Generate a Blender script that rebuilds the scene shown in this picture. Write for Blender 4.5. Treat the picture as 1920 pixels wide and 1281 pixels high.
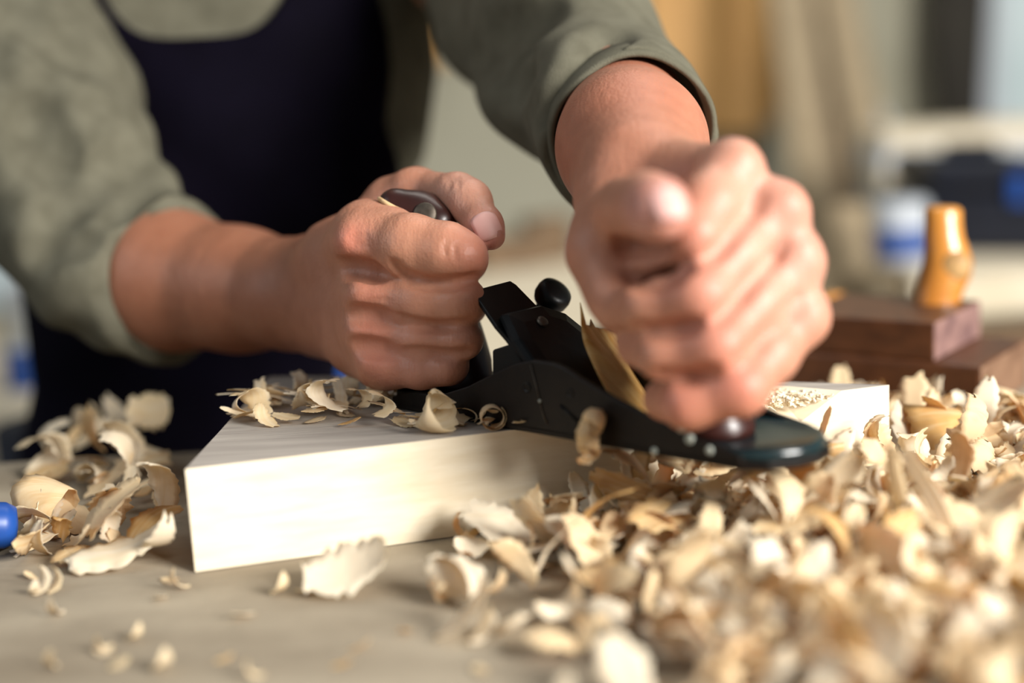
import bpy, bmesh, math, random
import numpy as np
from mathutils import Vector, Matrix, Euler
random.seed(7); RNG = np.random.default_rng(7)
for o in list(bpy.data.objects): bpy.data.objects.remove(o)
S = bpy.context.scene
COL = S.collection

# ------------------------------------------------------------------ camera, world, lights
F = 2667.0; PITCH = math.radians(11); ROLL = math.radians(-3); CAMH = 0.2234
CO = np.array([0, 0, CAMH]); FW = np.array([0, math.cos(PITCH), -math.sin(PITCH)])
_rt = np.array([1., 0, 0]); _up = np.cross(_rt, FW)
CR = math.cos(ROLL)*_rt + math.sin(ROLL)*_up; CU = -math.sin(ROLL)*_rt + math.cos(ROLL)*_up
cd = bpy.data.cameras.new('camera'); cam = bpy.data.objects.new('camera', cd); COL.objects.link(cam)
cd.sensor_width = 36; cd.lens = 36*F/1920; cd.clip_start = 0.02
cam.matrix_world = Matrix(((CR[0], CU[0], -FW[0], 0), (CR[1], CU[1], -FW[1], 0), (CR[2], CU[2], -FW[2], CAMH), (0, 0, 0, 1)))
cd.dof.use_dof = True; cd.dof.focus_distance = 0.715; cd.dof.aperture_fstop = 1.9
S.camera = cam
S.view_settings.view_transform = 'Standard'; S.view_settings.look = 'None'
S.view_settings.gamma = 1; S.view_settings.use_curve_mapping = False
S.view_settings.exposure = 0.0
wd = bpy.data.worlds.new('world'); S.world = wd; wd.use_nodes = True
wd.node_tree.nodes['Background'].inputs[0].default_value = (0.80, 0.90, 1.0, 1)
wd.node_tree.nodes['Background'].inputs[1].default_value = 0.16
def area(name, loc, tgt, sx, sy, power, color):
    l = bpy.data.lights.new(name, 'AREA'); l.shape = 'RECTANGLE'; l.size = sx; l.size_y = sy
    l.energy = power; l.color = color
    o = bpy.data.objects.new(name, l); COL.objects.link(o); o.location = loc
    o.rotation_euler = (Vector(tgt)-Vector(loc)).to_track_quat('-Z', 'Y').to_euler()
    return o
area('window_light_right', (1.75, -0.85, 1.05), (0.05, 0.65, 0.05), 1.0, 0.9, 158, (1.0, 0.97, 0.92))
area('window_light_left', (-2.3, 0.1, 1.3), (-0.1, 0.75, 0.1), 1.2, 1.4, 16, (0.93, 0.97, 1.0))
area('back_fill_light', (0.6, 2.0, 2.3), (0.6, 2.4, 0.0), 1.4, 1.0, 20, (1.0, 0.96, 0.88))  # added area light brightening the back of the workshop; no fixture there

def ray(px, py): return FW + (px-960)/F*CR - (py-640.5)/F*CU
def at(px, py, d): return CO + d*ray(px, py)                 # a point of the place seen at that pixel, d metres deep
def on(px, py, z):
    r = ray(px, py); return CO + (z-CAMH)/r[2]*r             # the point of a level surface z seen at that pixel
def onplane(px, py, o, n):
    r = ray(px, py); return CO + ((o-CO)@n)/(r@n)*r

# ------------------------------------------------------------------ materials
def new_mat(name):
    m = bpy.data.materials.new(name); m.use_nodes = True; nt = m.node_tree
    return m, nt, nt.nodes['Principled BSDF']
def lin(c):
    return tuple(((v/255)/12.92 if v/255 <= .04045 else ((v/255+.055)/1.055)**2.4) for v in c)+(1,)
def pmat(name, c1, c2=None, scale=20, rough=.6, bump=0, stretch=(1, 1, 1), metal=0, spec=.5, detail=5, bscale=None, rot=(0, 0, 0), coat=0):
    m, nt, b = new_mat(name); N = nt.nodes; L = nt.links
    b.inputs['Roughness'].default_value = rough; b.inputs['Metallic'].default_value = metal
    b.inputs['Specular IOR Level'].default_value = spec; b.inputs['Coat Weight'].default_value = coat
    tc = N.new('ShaderNodeTexCoord'); mp = N.new('ShaderNodeMapping'); mp.inputs['Scale'].default_value = stretch
    mp.inputs['Rotation'].default_value = rot
    L.new(tc.outputs['Object'], mp.inputs['Vector'])
    nz = N.new('ShaderNodeTexNoise'); nz.inputs['Scale'].default_value = scale; nz.inputs['Detail'].default_value = detail
    L.new(mp.outputs[0], nz.inputs['Vector'])
    cr = N.new('ShaderNodeValToRGB'); cr.color_ramp.elements[0].position = .32; cr.color_ramp.elements[1].position = .68
    cr.color_ramp.elements[0].color = lin(c1); cr.color_ramp.elements[1].color = lin(c2 or c1)
    L.new(nz.outputs['Fac'], cr.inputs[0]); L.new(cr.outputs[0], b.inputs['Base Color'])
    if bump:
        n2 = N.new('ShaderNodeTexNoise'); n2.inputs['Scale'].default_value = bscale or scale*3; n2.inputs['Detail'].default_value = 4
        L.new(mp.outputs[0], n2.inputs['Vector'])
        bp = N.new('ShaderNodeBump'); bp.inputs['Strength'].default_value = bump; bp.inputs['Distance'].default_value = .002
        L.new(n2.outputs['Fac'], bp.inputs['Height']); L.new(bp.outputs[0], b.inputs['Normal'])
    return m
def skin_mat():
    m, nt, b = new_mat('skin'); N = nt.nodes; L = nt.links
    at_ = N.new('ShaderNodeAttribute'); at_.attribute_name = 'tone'
    nz = N.new('ShaderNodeTexNoise'); nz.inputs['Scale'].default_value = 90; nz.inputs['Detail'].default_value = 6
    tc = N.new('ShaderNodeTexCoord'); L.new(tc.outputs['Object'], nz.inputs['Vector'])
    cr = N.new('ShaderNodeValToRGB'); cr.color_ramp.elements[0].position = .3; cr.color_ramp.elements[1].position = .75
    cr.color_ramp.elements[0].color = (.90, .86, .84, 1); cr.color_ramp.elements[1].color = (1.06, 1.05, 1.05, 1)
    L.new(nz.outputs['Fac'], cr.inputs[0])
    mx = N.new('ShaderNodeMix'); mx.data_type = 'RGBA'; mx.blend_type = 'MULTIPLY'; mx.inputs[0].default_value = 1
    L.new(at_.outputs['Color'], mx.inputs[6]); L.new(cr.outputs[0], mx.inputs[7]); L.new(mx.outputs[2], b.inputs['Base Color'])
    b.inputs['Roughness'].default_value = .47; b.inputs['Specular IOR Level'].default_value = .4
    b.inputs['Subsurface Weight'].default_value = .25; b.inputs['Subsurface Radius'].default_value = (.9, .35, .18)
    b.inputs['Subsurface Scale'].default_value = .006
    v = N.new('ShaderNodeTexVoronoi'); v.inputs['Scale'].default_value = 650; L.new(tc.outputs['Object'], v.inputs['Vector'])
    n2 = N.new('ShaderNodeTexNoise'); n2.inputs['Scale'].default_value = 160; n2.inputs['Detail'].default_value = 8
    mp = N.new('ShaderNodeMapping'); mp.inputs['Scale'].default_value = (2.4, 1, .6); L.new(tc.outputs['Object'], mp.inputs[0]); L.new(mp.outputs[0], n2.inputs['Vector'])
    ad = N.new('ShaderNodeMath'); ad.operation = 'MULTIPLY_ADD'; ad.inputs[1].default_value = .35
    L.new(v.outputs['Distance'], ad.inputs[0]); L.new(n2.outputs['Fac'], ad.inputs[2])
    bp = N.new('ShaderNodeBump'); bp.inputs['Strength'].default_value = .35; bp.inputs['Distance'].default_value = .0011
    L.new(ad.outputs[0], bp.inputs['Height']); L.new(bp.outputs[0], b.inputs['Normal'])
    return m
def shaving_mat(name, c1, c2, ct):
    m, nt, b = new_mat(name); N = nt.nodes; L = nt.links
    tc = N.new('ShaderNodeTexCoord'); mp = N.new('ShaderNodeMapping'); mp.inputs['Scale'].default_value = (14, 160, 14)
    L.new(tc.outputs['Object'], mp.inputs[0]); nz = N.new('ShaderNodeTexNoise'); nz.inputs['Scale'].default_value = 3; nz.inputs['Detail'].default_value = 5
    L.new(mp.outputs[0], nz.inputs['Vector']); oi = N.new('ShaderNodeObjectInfo')
    ad = N.new('ShaderNodeMath'); ad.operation = 'MULTIPLY_ADD'; ad.inputs[1].default_value = .5; ad.inputs[2].default_value = -.25
    L.new(oi.outputs['Random'], ad.inputs[0]); a2 = N.new('ShaderNodeMath'); L.new(nz.outputs['Fac'], a2.inputs[0]); L.new(ad.outputs[0], a2.inputs[1])
    cr = N.new('ShaderNodeValToRGB'); cr.color_ramp.elements[0].position = .25; cr.color_ramp.elements[1].position = .65
    cr.color_ramp.elements[0].color = lin(c1); cr.color_ramp.elements[1].color = lin(c2)
    L.new(a2.outputs[0], cr.inputs[0]); L.new(cr.outputs[0], b.inputs['Base Color']); b.inputs['Roughness'].default_value = .55
    b.inputs['Specular IOR Level'].default_value = .25
    tr = N.new('ShaderNodeBsdfTranslucent'); tr.inputs[0].default_value = lin(ct)
    ms = N.new('ShaderNodeMixShader'); ms.inputs[0].default_value = .36
    L.new(b.outputs[0], ms.inputs[1]); L.new(tr.outputs[0], ms.inputs[2]); L.new(ms.outputs[0], N['Material Output'].inputs[0])
    return m
M = dict(
    skin=skin_mat(), nail=pmat('nail', (222, 168, 160), (230, 182, 172), 60, .45, spec=.3),
    shirt=pmat('shirt_cloth', (90, 87, 73), (105, 102, 87), 60, .9, .25, bscale=900, spec=.15),
    apron=pmat('apron_cloth', (8, 6, 14), (13, 10, 22), 14, .85, .2, bscale=700, spec=.04),
    trousers=pmat('trouser_cloth', (34, 36, 46), (42, 44, 54), 20, .9),
    iron=pmat('cast_iron', (17, 12, 9), (26, 19, 14), 60, .5, .12, metal=.2, spec=.25),
    japan=pmat('black_japanning', (5, 6, 7), (9, 10, 11), 50, .38, .08, spec=.25),
    teal=pmat('glossy_enamel', (14, 28, 32), (20, 42, 46), 40, .2, .03, spec=.7),
    tote=pmat('dark_red_wood', (38, 16, 12), (56, 24, 17), 40, .38, .05, stretch=(1, 1, .2), coat=.1),
    chip=pmat('bare_wood_chip', (196, 160, 112), (222, 190, 146), 200, .8),
    steel=pmat('dull_steel', (70, 62, 54), (104, 96, 86), 150, .5, metal=.8),
    speck=pmat('pale_paint_speck', (150, 160, 152), (176, 180, 170), 100, .6),
    board=pmat('fresh_pine', (232, 216, 186), (244, 232, 208), 7, .6, .06, stretch=(1.2, 14, 22), bscale=40, spec=.25, rot=(0, 0, -.26)),
    boardtop=pmat('grey_weathered_pine', (158, 150, 142), (182, 174, 164), 9, .85, .25, stretch=(1.5, 18, 6), bscale=30, spec=.15, rot=(0, 0, -.26)),
    boardend=pmat('amber_end_grain', (150, 96, 50), (186, 134, 84), 60, .8, .2),
    bench=pmat('dusty_bench_top', (138, 126, 108), (172, 160, 140), 9, .85, .3, stretch=(1, 2.5, 1), bscale=90, spec=.15),
    bench_edge=pmat('bench_wood', (120, 92, 62), (146, 116, 82), 12, .8, stretch=(1, 8, 8)),
    old=pmat('old_brown_beech', (74, 42, 22), (100, 60, 34), 22, .45, .1, stretch=(3, 1, 4), bscale=80),
    oldend=pmat('worn_end_grain', (96, 66, 46), (140, 108, 84), 45, .6, .25, bscale=120),
    mauve=pmat('worn_mauve_end_grain', (106, 78, 76), (150, 116, 108), 60, .6, .2, bscale=120),
    horn=pmat('yellow_varnished_horn', (184, 116, 44), (208, 142, 62), 22, .3, .05, coat=.3),
    hornworn=pmat('worn_bare_horn', (150, 112, 66), (200, 160, 104), 90, .6),
    blue=pmat('blue_plastic', (22, 66, 140), (28, 78, 158), 30, .4),
    navy=pmat('navy_plastic', (10, 14, 26), (14, 20, 36), 20, .45),
    white=pmat('white_plastic', (186, 192, 200), (200, 206, 212), 10, .5),
    cream=pmat('pale_bench_wood', (214, 200, 172), (232, 220, 196), 6, .7, stretch=(1, 5, 1)),
    wall=pmat('plaster_wall', (158, 154, 134), (182, 178, 158), 2.2, .95),
    floor=pmat('workshop_floor', (104, 96, 86), (124, 114, 100), 3, .9),
    orange=pmat('orange_veneer', (196, 142, 72), (222, 170, 96), 5, .5, stretch=(8, 1, .6)),
    plank=pmat('pale_plank', (146, 128, 100), (170, 152, 122), 8, .75, stretch=(8, 8, .5)),
    plank2=pmat('brown_plank', (104, 82, 58), (124, 100, 74), 8, .75, stretch=(8, 8, .5)),
    dark=pmat('dark_cloth', (40, 36, 30), (52, 48, 40), 12, .9),
    paleblue=pmat('pale_blue_paint', (196, 214, 216), (210, 224, 226), 5, .6),
)
M['shav'] = shaving_mat('pine_shaving', (222, 184, 118), (247, 230, 188), (232, 172, 78))
M['shav_pale'] = shaving_mat('pale_pine_shaving', (238, 220, 180), (250, 242, 220), (240, 208, 140))

M['shav_amber'] = shaving_mat('amber_pine_shaving', (204, 146, 66), (238, 204, 136), (230, 164, 60))

# ------------------------------------------------------------------ mesh helpers
def link(o, parent=None):
    COL.objects.link(o)
    if parent is not None: o.parent = parent
    return o
def tag(o, label=None, cat=None, group=None, kind=None):
    if label: o['label'] = label
    if cat: o['category'] = cat
    if group: o['group'] = group
    if kind: o['kind'] = kind
    return o
def empty(name, loc, label=None, cat=None, group=None):
    o = bpy.data.objects.new(name, None); o.location = tuple(loc); o.empty_display_size = .02
    COL.objects.link(o); return tag(o, label, cat, group)
def mesh(name, V, Fc, mat, parent=None, smooth=True, mi=None):
    """world-space vertices; parts under an Empty are shifted to its origin"""
    me = bpy.data.meshes.new(name); V = np.asarray(V, dtype=float)
    off = np.array(parent_origin(parent))
    me.from_pydata((V-off).tolist(), [], [tuple(int(i) for i in f) for f in Fc]); me.update()
    for mm in (mat if isinstance(mat, (list, tuple)) else [mat]): me.materials.append(M[mm] if isinstance(mm, str) else mm)
    if smooth: me.polygons.foreach_set('use_smooth', [True]*len(me.polygons))
    if mi is not None: me.polygons.foreach_set('material_index', mi)
    return link(bpy.data.objects.new(name, me), parent)
def parent_origin(p):
    v = Vector((0, 0, 0))
    while p is not None: v = v + p.location; p = p.parent
    return v
def recalc(o):
    bm = bmesh.new(); bm.from_mesh(o.data); bmesh.ops.recalc_face_normals(bm, faces=bm.faces); bm.to_mesh(o.data); bm.free(); return o
def bevel(o, w=.002, seg=2, ang=40):
    b = o.modifiers.new('bevel', 'BEVEL'); b.width = w; b.segments = seg; b.limit_method = 'ANGLE'; b.angle_limit = math.radians(ang)
    return o
def prism(poly, z0, z1):
    n = len(poly); V = [(p[0], p[1], z0) for p in poly]+[(p[0], p[1], z1) for p in poly]
    Fc = [tuple(range(n))[::-1], tuple(range(n, 2*n))]+[(i, (i+1) % n, n+(i+1) % n, n+i) for i in range(n)]
    return V, Fc
def slab(poly3, nrm, th):
    """a planar outline given in 3-D, thickened by th along nrm"""
    n = len(poly3); P = np.asarray(poly3, float); Q = P+np.asarray(nrm)*th
    Fc = [tuple(range(n))[::-1], tuple(range(n, 2*n))]+[(i, (i+1) % n, n+(i+1) % n, n+i) for i in range(n)]
    return np.vstack([P, Q]), Fc
def boxv(o, ex, ey, ez):
    o = np.asarray(o, float); ex = np.asarray(ex, float); ey = np.asarray(ey, float); ez = np.asarray(ez, float)
    V = [o, o+ex, o+ex+ey, o+ey, o+ez, o+ex+ez, o+ex+ey+ez, o+ey+ez]
    return V, [(0, 3, 2, 1), (4, 5, 6, 7), (0, 1, 5, 4), (1, 2, 6, 5), (2, 3, 7, 6), (3, 0, 4, 7)]
def boxo(name, o, ex, ey, ez, mat, parent=None, bv=.003):
    ob = recalc(mesh(name, *boxv(o, ex, ey, ez), mat, parent, smooth=False))
    if bv: bevel(ob, bv)
    return ob
def loft(rings, cap=True):
    n = len(rings[0]); V = np.vstack(rings); Fc = []
    for i in range(len(rings)-1):
        for j in range(n): Fc.append((i*n+j, i*n+(j+1) % n, (i+1)*n+(j+1) % n, (i+1)*n+j))
    if cap: Fc.append(tuple(range(n))[::-1]); Fc.append(tuple(range((len(rings)-1)*n, len(rings)*n)))
    return V, Fc
def frame(axis, ref=(0, 0, 1)):
    a = np.asarray(axis, float); a = a/np.linalg.norm(a); r = np.asarray(ref, float)
    if abs(a@r) > .95: r = np.array([1., 0, 0])
    x = np.cross(r, a); x /= np.linalg.norm(x); return a, x, np.cross(a, x)
def tube(path, rad, n=16, flat=1., ref=(0, 0, 1)):
    path = np.asarray(path, float); R = []
    for i, p in enumerate(path):
        t = path[min(i+1, len(path)-1)]-path[max(i-1, 0)]; a, x, y = frame(t, ref)
        R.append(np.array([p+rad[i]*(math.cos(q)*x+flat*math.sin(q)*y) for q in np.linspace(0, 2*math.pi, n, endpoint=False)]))
    return loft(R)
def lathe(base, axis, prof, n=28):
    a, x, y = frame(axis); base = np.asarray(base, float)
    return loft([np.array([base+a*h+r*(math.cos(q)*x+math.sin(q)*y) for q in np.linspace(0, 2*math.pi, n, endpoint=False)]) for r, h in prof])
def merge(parts):
    V = []; Fc = []; n = 0
    for v, f in parts:
        V.append(np.asarray(v, float)); Fc += [tuple(i+n for i in q) for q in f]; n += len(v)
    return np.vstack(V), Fc
def crspline(P, n):
    P = np.asarray(P, float); P = np.vstack([2*P[0]-P[1], P, 2*P[-1]-P[-2]]); out = []
    for i in range(1, len(P)-2):
        for t in np.linspace(0, 1, n, endpoint=False):
            a, b, c, d = P[i-1:i+3]
            out.append(.5*((2*b)+(c-a)*t+(2*a-5*b+4*c-d)*t*t+(3*b-a-3*c+d)*t**3))
    out.append(P[-2]); return np.array(out)

# ------------------------------------------------------------------ organic surfaces: blended tapered limbs, polygonised
def smin(a, b, k):
    h = np.maximum(k-np.abs(a-b), 0)/k; return np.minimum(a, b)-h*h*k*.25
class Field:
    def __init__(s, lo, hi, h):
        s.h = h; s.lo = np.asarray(lo, float); n = np.ceil((np.asarray(hi)-s.lo)/h).astype(int)+1; s.n = n
        s.ax = [s.lo[i]+h*np.arange(n[i]) for i in range(3)]
    def blank(s): return np.full(s.n, .05, dtype=np.float32)
    def sub(s, a, b, m):
        lo = np.minimum(a, b)-m; hi = np.maximum(a, b)+m
        i0 = np.clip(((lo-s.lo)/s.h).astype(int), 0, s.n); i1 = np.clip(((hi-s.lo)/s.h).astype(int)+2, 0, s.n)
        return tuple(slice(p, q) for p, q in zip(i0, i1))
    def dist(s, sl, a, b, ra, rb):
        X = s.ax[0][sl[0]][:, None, None]-a[0]; Y = s.ax[1][sl[1]][None, :, None]-a[1]; Z = s.ax[2][sl[2]][None, None, :]-a[2]
        e = b-a; L2 = max(e@e, 1e-12); t = np.clip((X*e[0]+Y*e[1]+Z*e[2])/L2, 0, 1)
        return (np.sqrt((X-t*e[0])**2+(Y-t*e[1])**2+(Z-t*e[2])**2)-(ra+(rb-ra)*t)).astype(np.float32)
    def add(s, f, a, b, ra, rb, k, sign=1):
        m = max(ra, rb)+k+.006; sl = s.sub(a, b, m)
        if any(q.stop <= q.start for q in sl): return
        d = s.dist(sl, a, b, ra, rb)
        f[sl] = smin(f[sl], d, k) if sign > 0 else -smin(-f[sl], d, k)
    def mesh(s, f):
        n = s.n; ins = f < 0; c = n-1; Sx = np.zeros((*c, 3), np.float32); N = np.zeros(c, np.float32); quads = []
        eds = []
        for ax in range(3):
            A = [slice(None)]*3; B = [slice(None)]*3; A[ax] = slice(0, -1); B[ax] = slice(1, None)
            fa = f[tuple(A)]; fb = f[tuple(B)]; ch = ins[tuple(A)] != ins[tuple(B)]
            I = np.argwhere(ch); o1, o2 = [q for q in range(3) if q != ax]
            ok = (I[:, o1] > 0) & (I[:, o2] > 0) & (I[:, o1] < c[o1]) & (I[:, o2] < c[o2]); I = I[ok]
            va = fa[tuple(I.T)]; vb = fb[tuple(I.T)]; t = va/(va-vb); pos = I.astype(np.float32).copy(); pos[:, ax] += t
            cells = []
            for d1, d2 in ((-1, -1), (0, -1), (0, 0), (-1, 0)):
                J = I.copy(); J[:, o1] += d1; J[:, o2] += d2; cells.append(J)
                np.add.at(Sx, tuple(J.T), pos); np.add.at(N, tuple(J.T), 1)
            eds.append((cells, va < 0, ax))
        ids = -np.ones(c, int); act = N > 0; ids[act] = np.arange(act.sum())
        V = s.lo+s.h*(Sx[act]/N[act][:, None])
        for cells, neg, ax in eds:
            q = np.stack([ids[tuple(J.T)] for J in cells], 1); flip = neg if ax != 1 else ~neg
            q = np.where(flip[:, None], q, q[:, ::-1]); quads.append(q)
        return V, np.vstack(quads)
def relax(V, Q, it=2, lam=.5):
    E = np.vstack([Q[:, [0, 1]], Q[:, [1, 2]], Q[:, [2, 3]], Q[:, [3, 0]]]); E = np.vstack([E, E[:, ::-1]])
    cnt = np.bincount(E[:, 0], minlength=len(V))[:, None].clip(1)
    for _ in range(it):
        s = np.stack([np.bincount(E[:, 0], V[E[:, 1], i], len(V)) for i in range(3)], 1); V = V+lam*(s/cnt-V)
    return V

def pick(V, px, py, rad=5):
    """the foremost surface point seen at a pixel, and its outward normal"""
    D = V-CO; z = D@FW; x = 960+F*(D@CR)/z; y = 640.5-F*(D@CU)/z
    for r_ in (rad, rad*2, rad*4, rad*10):
        k = np.where((x-px)**2+(y-py)**2 < r_*r_)[0]
        if len(k): break
    c = V[k[np.argmin(z[k])]]; nb = V[(((V-c)**2).sum(1) < .0045**2)]; q = nb-nb.mean(0); n = np.linalg.svd(q, full_matrices=False)[2][2]
    return at(px, py, float((c-CO)@FW)), (n if n@(CO-c) > 0 else -n)

# ================================================================== STRUCTURE
fl = boxo('floor', (-4, -2, -.9), (8, 0, 0), (0, 6, 0), (0, 0, .03), 'floor', bv=0); tag(fl, kind='structure')
wb = boxo('wall_back', (-4, 3.4, -.87), (8, 0, 0), (0, .1, 0), (0, 0, 3.2), 'wall', bv=0); tag(wb, kind='structure')

# ================================================================== MAIN WORKBENCH
bn = empty('workbench', (0, .5, -.87), 'dusty grey wooden workbench strewn with shavings', 'workbench')
A0 = on(-330, 885, 0); A1 = on(330, 848, 0); e = (A1-A0)/np.linalg.norm(A1-A0)
polyt = [(-.62, -.02), (.75, -.02), (.75, 1.02), (.30, 1.0), tuple(A1[:2]+e[:2]*.05), tuple(A0[:2]-e[:2]*.06)]
tt = recalc(mesh('bench_top', *prism(polyt, -.045, 0), ['bench'], bn, smooth=False)); bevel(tt, .003)
for x, y in ((-.5, .1), (.62, .1), (-.36, .75), (.62, .88)):
    boxo('leg', (x-.04, y-.04, -.87), (.08, 0, 0), (0, .08, 0), (0, 0, .825), 'bench_edge', bn)
for y in (.08, .72): boxo('rail', (-.46, y, -.15), (1.05, 0, 0), (0, .03, 0), (0, 0, .1), 'bench_edge', bn)

# ================================================================== THE BOARD
T = .05
TL = on(347, 880, T); TR = on(1667, 722, T); KL = on(505, 706, T); BK = on(1100, 703, T)
def frontpt(px, dz=0):
    k = (px-347)/(1667-347); r = ray(px, 880+(722-880)*k)
    nn = np.array([-(TR-TL)[1], (TR-TL)[0], 0]); q = onplane(px, 880+(722-880)*k, TL, nn/np.linalg.norm(nn)); q = q.copy(); q[2] = T-dz; return q
bd = empty('pine_board', ((TL+TR)[0]/2, (TL+TR)[1]/2, 0), 'thick pale pine board with grey weathered top being planed', 'board')
inw = np.array([-(TR-TL)[1], (TR-TL)[0], 0]); inw /= np.linalg.norm(inw)
A_ = frontpt(960); B1 = frontpt(1140, .009); C1 = frontpt(1500, .014); D_ = frontpt(1578)
B2 = frontpt(1140)+inw*.016; C2 = frontpt(1490)+inw*.030
top = [TL, A_, B2, C2, D_, TR, BK, KL]
fr = [TL, A_, B1, C1, D_, TR]
down = lambda p: np.array([p[0], p[1], .0005])
V = [TL, A_, B1, C1, D_, TR, BK, KL, B2, C2, down(TL), down(TR), down(BK), down(KL)]
Fc = [(0, 1, 8, 9, 4, 5, 6, 7), (1, 2, 8), (2, 3, 9, 8), (3, 4, 9), (10, 11, 5, 4, 3, 2, 1, 0), (11, 12, 6, 5), (12, 13, 7, 6), (13, 10, 0, 7), (13, 12, 11, 10)]
b_ = mesh('timber', V, Fc, ['board', 'boardtop', 'boardend'], bd, smooth=False, mi=[1, 0, 0, 0, 0, 2, 0, 2, 0]); recalc(b_)
# torn grain beside the plane: short proud splinters
parts = []
for i in range(420):
    px = 1415+random.random()**.8*150; c = frontpt(px)+inw*random.uniform(.0, .026); c[2] = T-.006*random.random()*(1-(px-1415)/240)-.002
    a = random.uniform(-.9, .9); L_ = random.uniform(.001, .0035); w_ = random.uniform(.0006, .0018); ex = np.array([math.cos(a), math.sin(a), random.uniform(-.3, .5)])*L_
    ey = np.array([-math.sin(a), math.cos(a), 0])*w_; ez = np.array([0, 0, random.uniform(.0008, .002)])
    v, f = boxv(c, ex, ey, ez); v = np.array(v); v[5:7] -= ez*.7; parts.append((v, f))
tag(mesh('torn_grain', *merge(parts), 'board', bd, smooth=False), 'ragged torn grain on the planed arris', kind='stuff')

# ================================================================== THE HAND PLANE
PN = on(1390, 885, T+.0006); PH = on(738, 765, T+.0006); u = (PN-PH)/np.linalg.norm(PN-PH); w = np.array([-u[1], u[0], 0]); zz = np.array([0, 0, 1.])
pl = empty('hand_plane', PN-u*.11+w*.03, 'black iron bench plane with dark red wooden handle and knob', 'hand plane')
def Q(a, b, c): return PN+u*a*.001+w*b*.001+zz*c*.001      # millimetres along, across, up
WID = 60
outline = [(-222, 10), (-224, 22), (-224, 38), (-222, 50), (-214, 60)]+[(-60, 60), (-15, 60), (0, 58), (12, 51), (19, 40), (21, 29), (18, 17), (10, 6), (0, 0)]+[(-214, 0)]
V, Fc = slab([Q(a, b, 0) for a, b in outline], zz, .004); so = recalc(mesh('sole', V, Fc, 'iron', pl, smooth=False)); bevel(so, .0008)
prof = [(-217, 2), (-217, 6), (-207, 9.8), (-193, 10.6), (-179, 11.8), (-160, 18.2), (-150, 23), (-141, 27.1), (-128, 32.9), (-116, 35.8), (-102.5, 35.6), (-95, 33.6), (-86.6, 30.1), (-68, 23.3), (-44, 16.1), (-19, 10.1), (-4, 7.4), (0, 6), (0, 1)]
for b0, nm in ((0, 'near'), (WID-3.5, 'far')):
    V, Fc = slab([Q(a, b0, c) for a, c in prof], w, .0035); ck = recalc(mesh('cheek', V, Fc, 'iron', pl, smooth=False)); bevel(ck, .0007)
    if b0 == 0: near_cheek = ck
# toe: shallow raised bowl of glossy enamel with a rolled rim
toe = [(-72, 4), (-72, 56), (-15, 56), (-2, 54.5), (8, 48), (15, 39), (17, 29), (14.5, 18.5), (7, 9), (-2, 4)]
rim = [(-72, 2), (-15, 58), (0, 58), (12, 51), (19, 40), (21, 29), (18, 17), (10, 6), (0, 0)]
rings = []
for sc, z in ((1, 4), (.985, 7.2), (.95, 8.6), (.90, 7.6), (.6, 6.6), (.2, 6.2)):
    rings.append(np.array([Q(-28+(a+28)*sc*(1 if a > -60 else .99), 29+(b-29)*sc, z) for a, b in [(-70, 5), (-70, 55), (-40, 57), (-15, 57.5), (0, 56.5), (11, 50), (17.5, 40), (19.5, 29), (17, 18), (9.5, 7.5), (0, 1.5), (-15, 2), (-40, 4)]]))
recalc(mesh('toe_bed', *loft(rings), 'teal', pl))
hl = [np.array([Q(-196+(a+196)*sc, 30+(b-30)*sc, z) for a, b in [(-226, 18), (-227, 30), (-226, 42), (-219, 55), (-195, 57), (-165, 57), (-165, 3), (-195, 3), (-219, 5)]]) for sc, z in ((1, 3.5), (.99, 8), (.93, 10.5), (.6, 10.8))]
recalc(mesh('heel_bed', *loft(hl), 'japan', pl))
# frog and iron
fg = [Q(-152, 8, 4), Q(-92, 8, 4), Q(-92, 8, 8), Q(-138, 8, 40), Q(-150, 8, 36)]
V, Fc = slab(fg, w, .044); bevel(recalc(mesh('frog', V, Fc, 'japan', pl, smooth=False)), .001)
bdir = (u-zz)/math.sqrt(2); bn_ = (u+zz)/math.sqrt(2)
def I(a, b, n=0): return Q(-162, 8, 62.5)+bdir*a*.001+w*b*.001+bn_*n*.001     # a down the bed, b across
ir = [(-1, 1), (1, 0), (22, -1), (30, 0), (86, 0), (86, 44), (30, 44), (20, 34), (1, 30), (-2, 28)]
V, Fc = slab([I(a, b, 0) for a, b in ir], bn_, .0025); bevel(recalc(mesh('blade', V, Fc, 'japan', pl, smooth=False)), .0005)
lc = [(18, 3), (34, -1), (56, -2), (78, 0), (80, 46), (60, 50), (40, 48), (26, 42), (18, 30)]
rr = []
for sc, n_ in ((1, 2.6), (1, 5.5), (.93, 8), (.7, 9.5)):
    rr.append(np.array([I(50+(a-50)*sc, 23+(b-23)*sc, n_) for a, b in lc]))
lcap = bevel(recalc(mesh('lever_cap', *loft(rr), 'japan', pl, smooth=False)), .0008)
kc = at(1035, 556, .742); kb = kc-bn_*.004
V, Fc = lathe(kc-bn_*.012, bn_, [(.004, 0), (.0045, .006), (.0082, .0075), (.0094, .010), (.0096, .014), (.009, .0165), (.006, .0178), (.001, .018)])
mesh('clamp_knob', V, Fc, 'japan', pl)
V, Fc = lathe(I(30, 20, 8), bn_, [(.003, 0), (.003, .0025), (.0022, .003), (.0005, .0031)], 14); mesh('cap_screw', V, Fc, 'steel', pl)
V, Fc = lathe(I(72, 6, 7.5), bn_, [(.0035, 0), (.0035, .0025), (.0025, .0032), (.0005, .0033)], 14); mesh('cap_screw', V, Fc, 'steel', pl)
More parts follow.
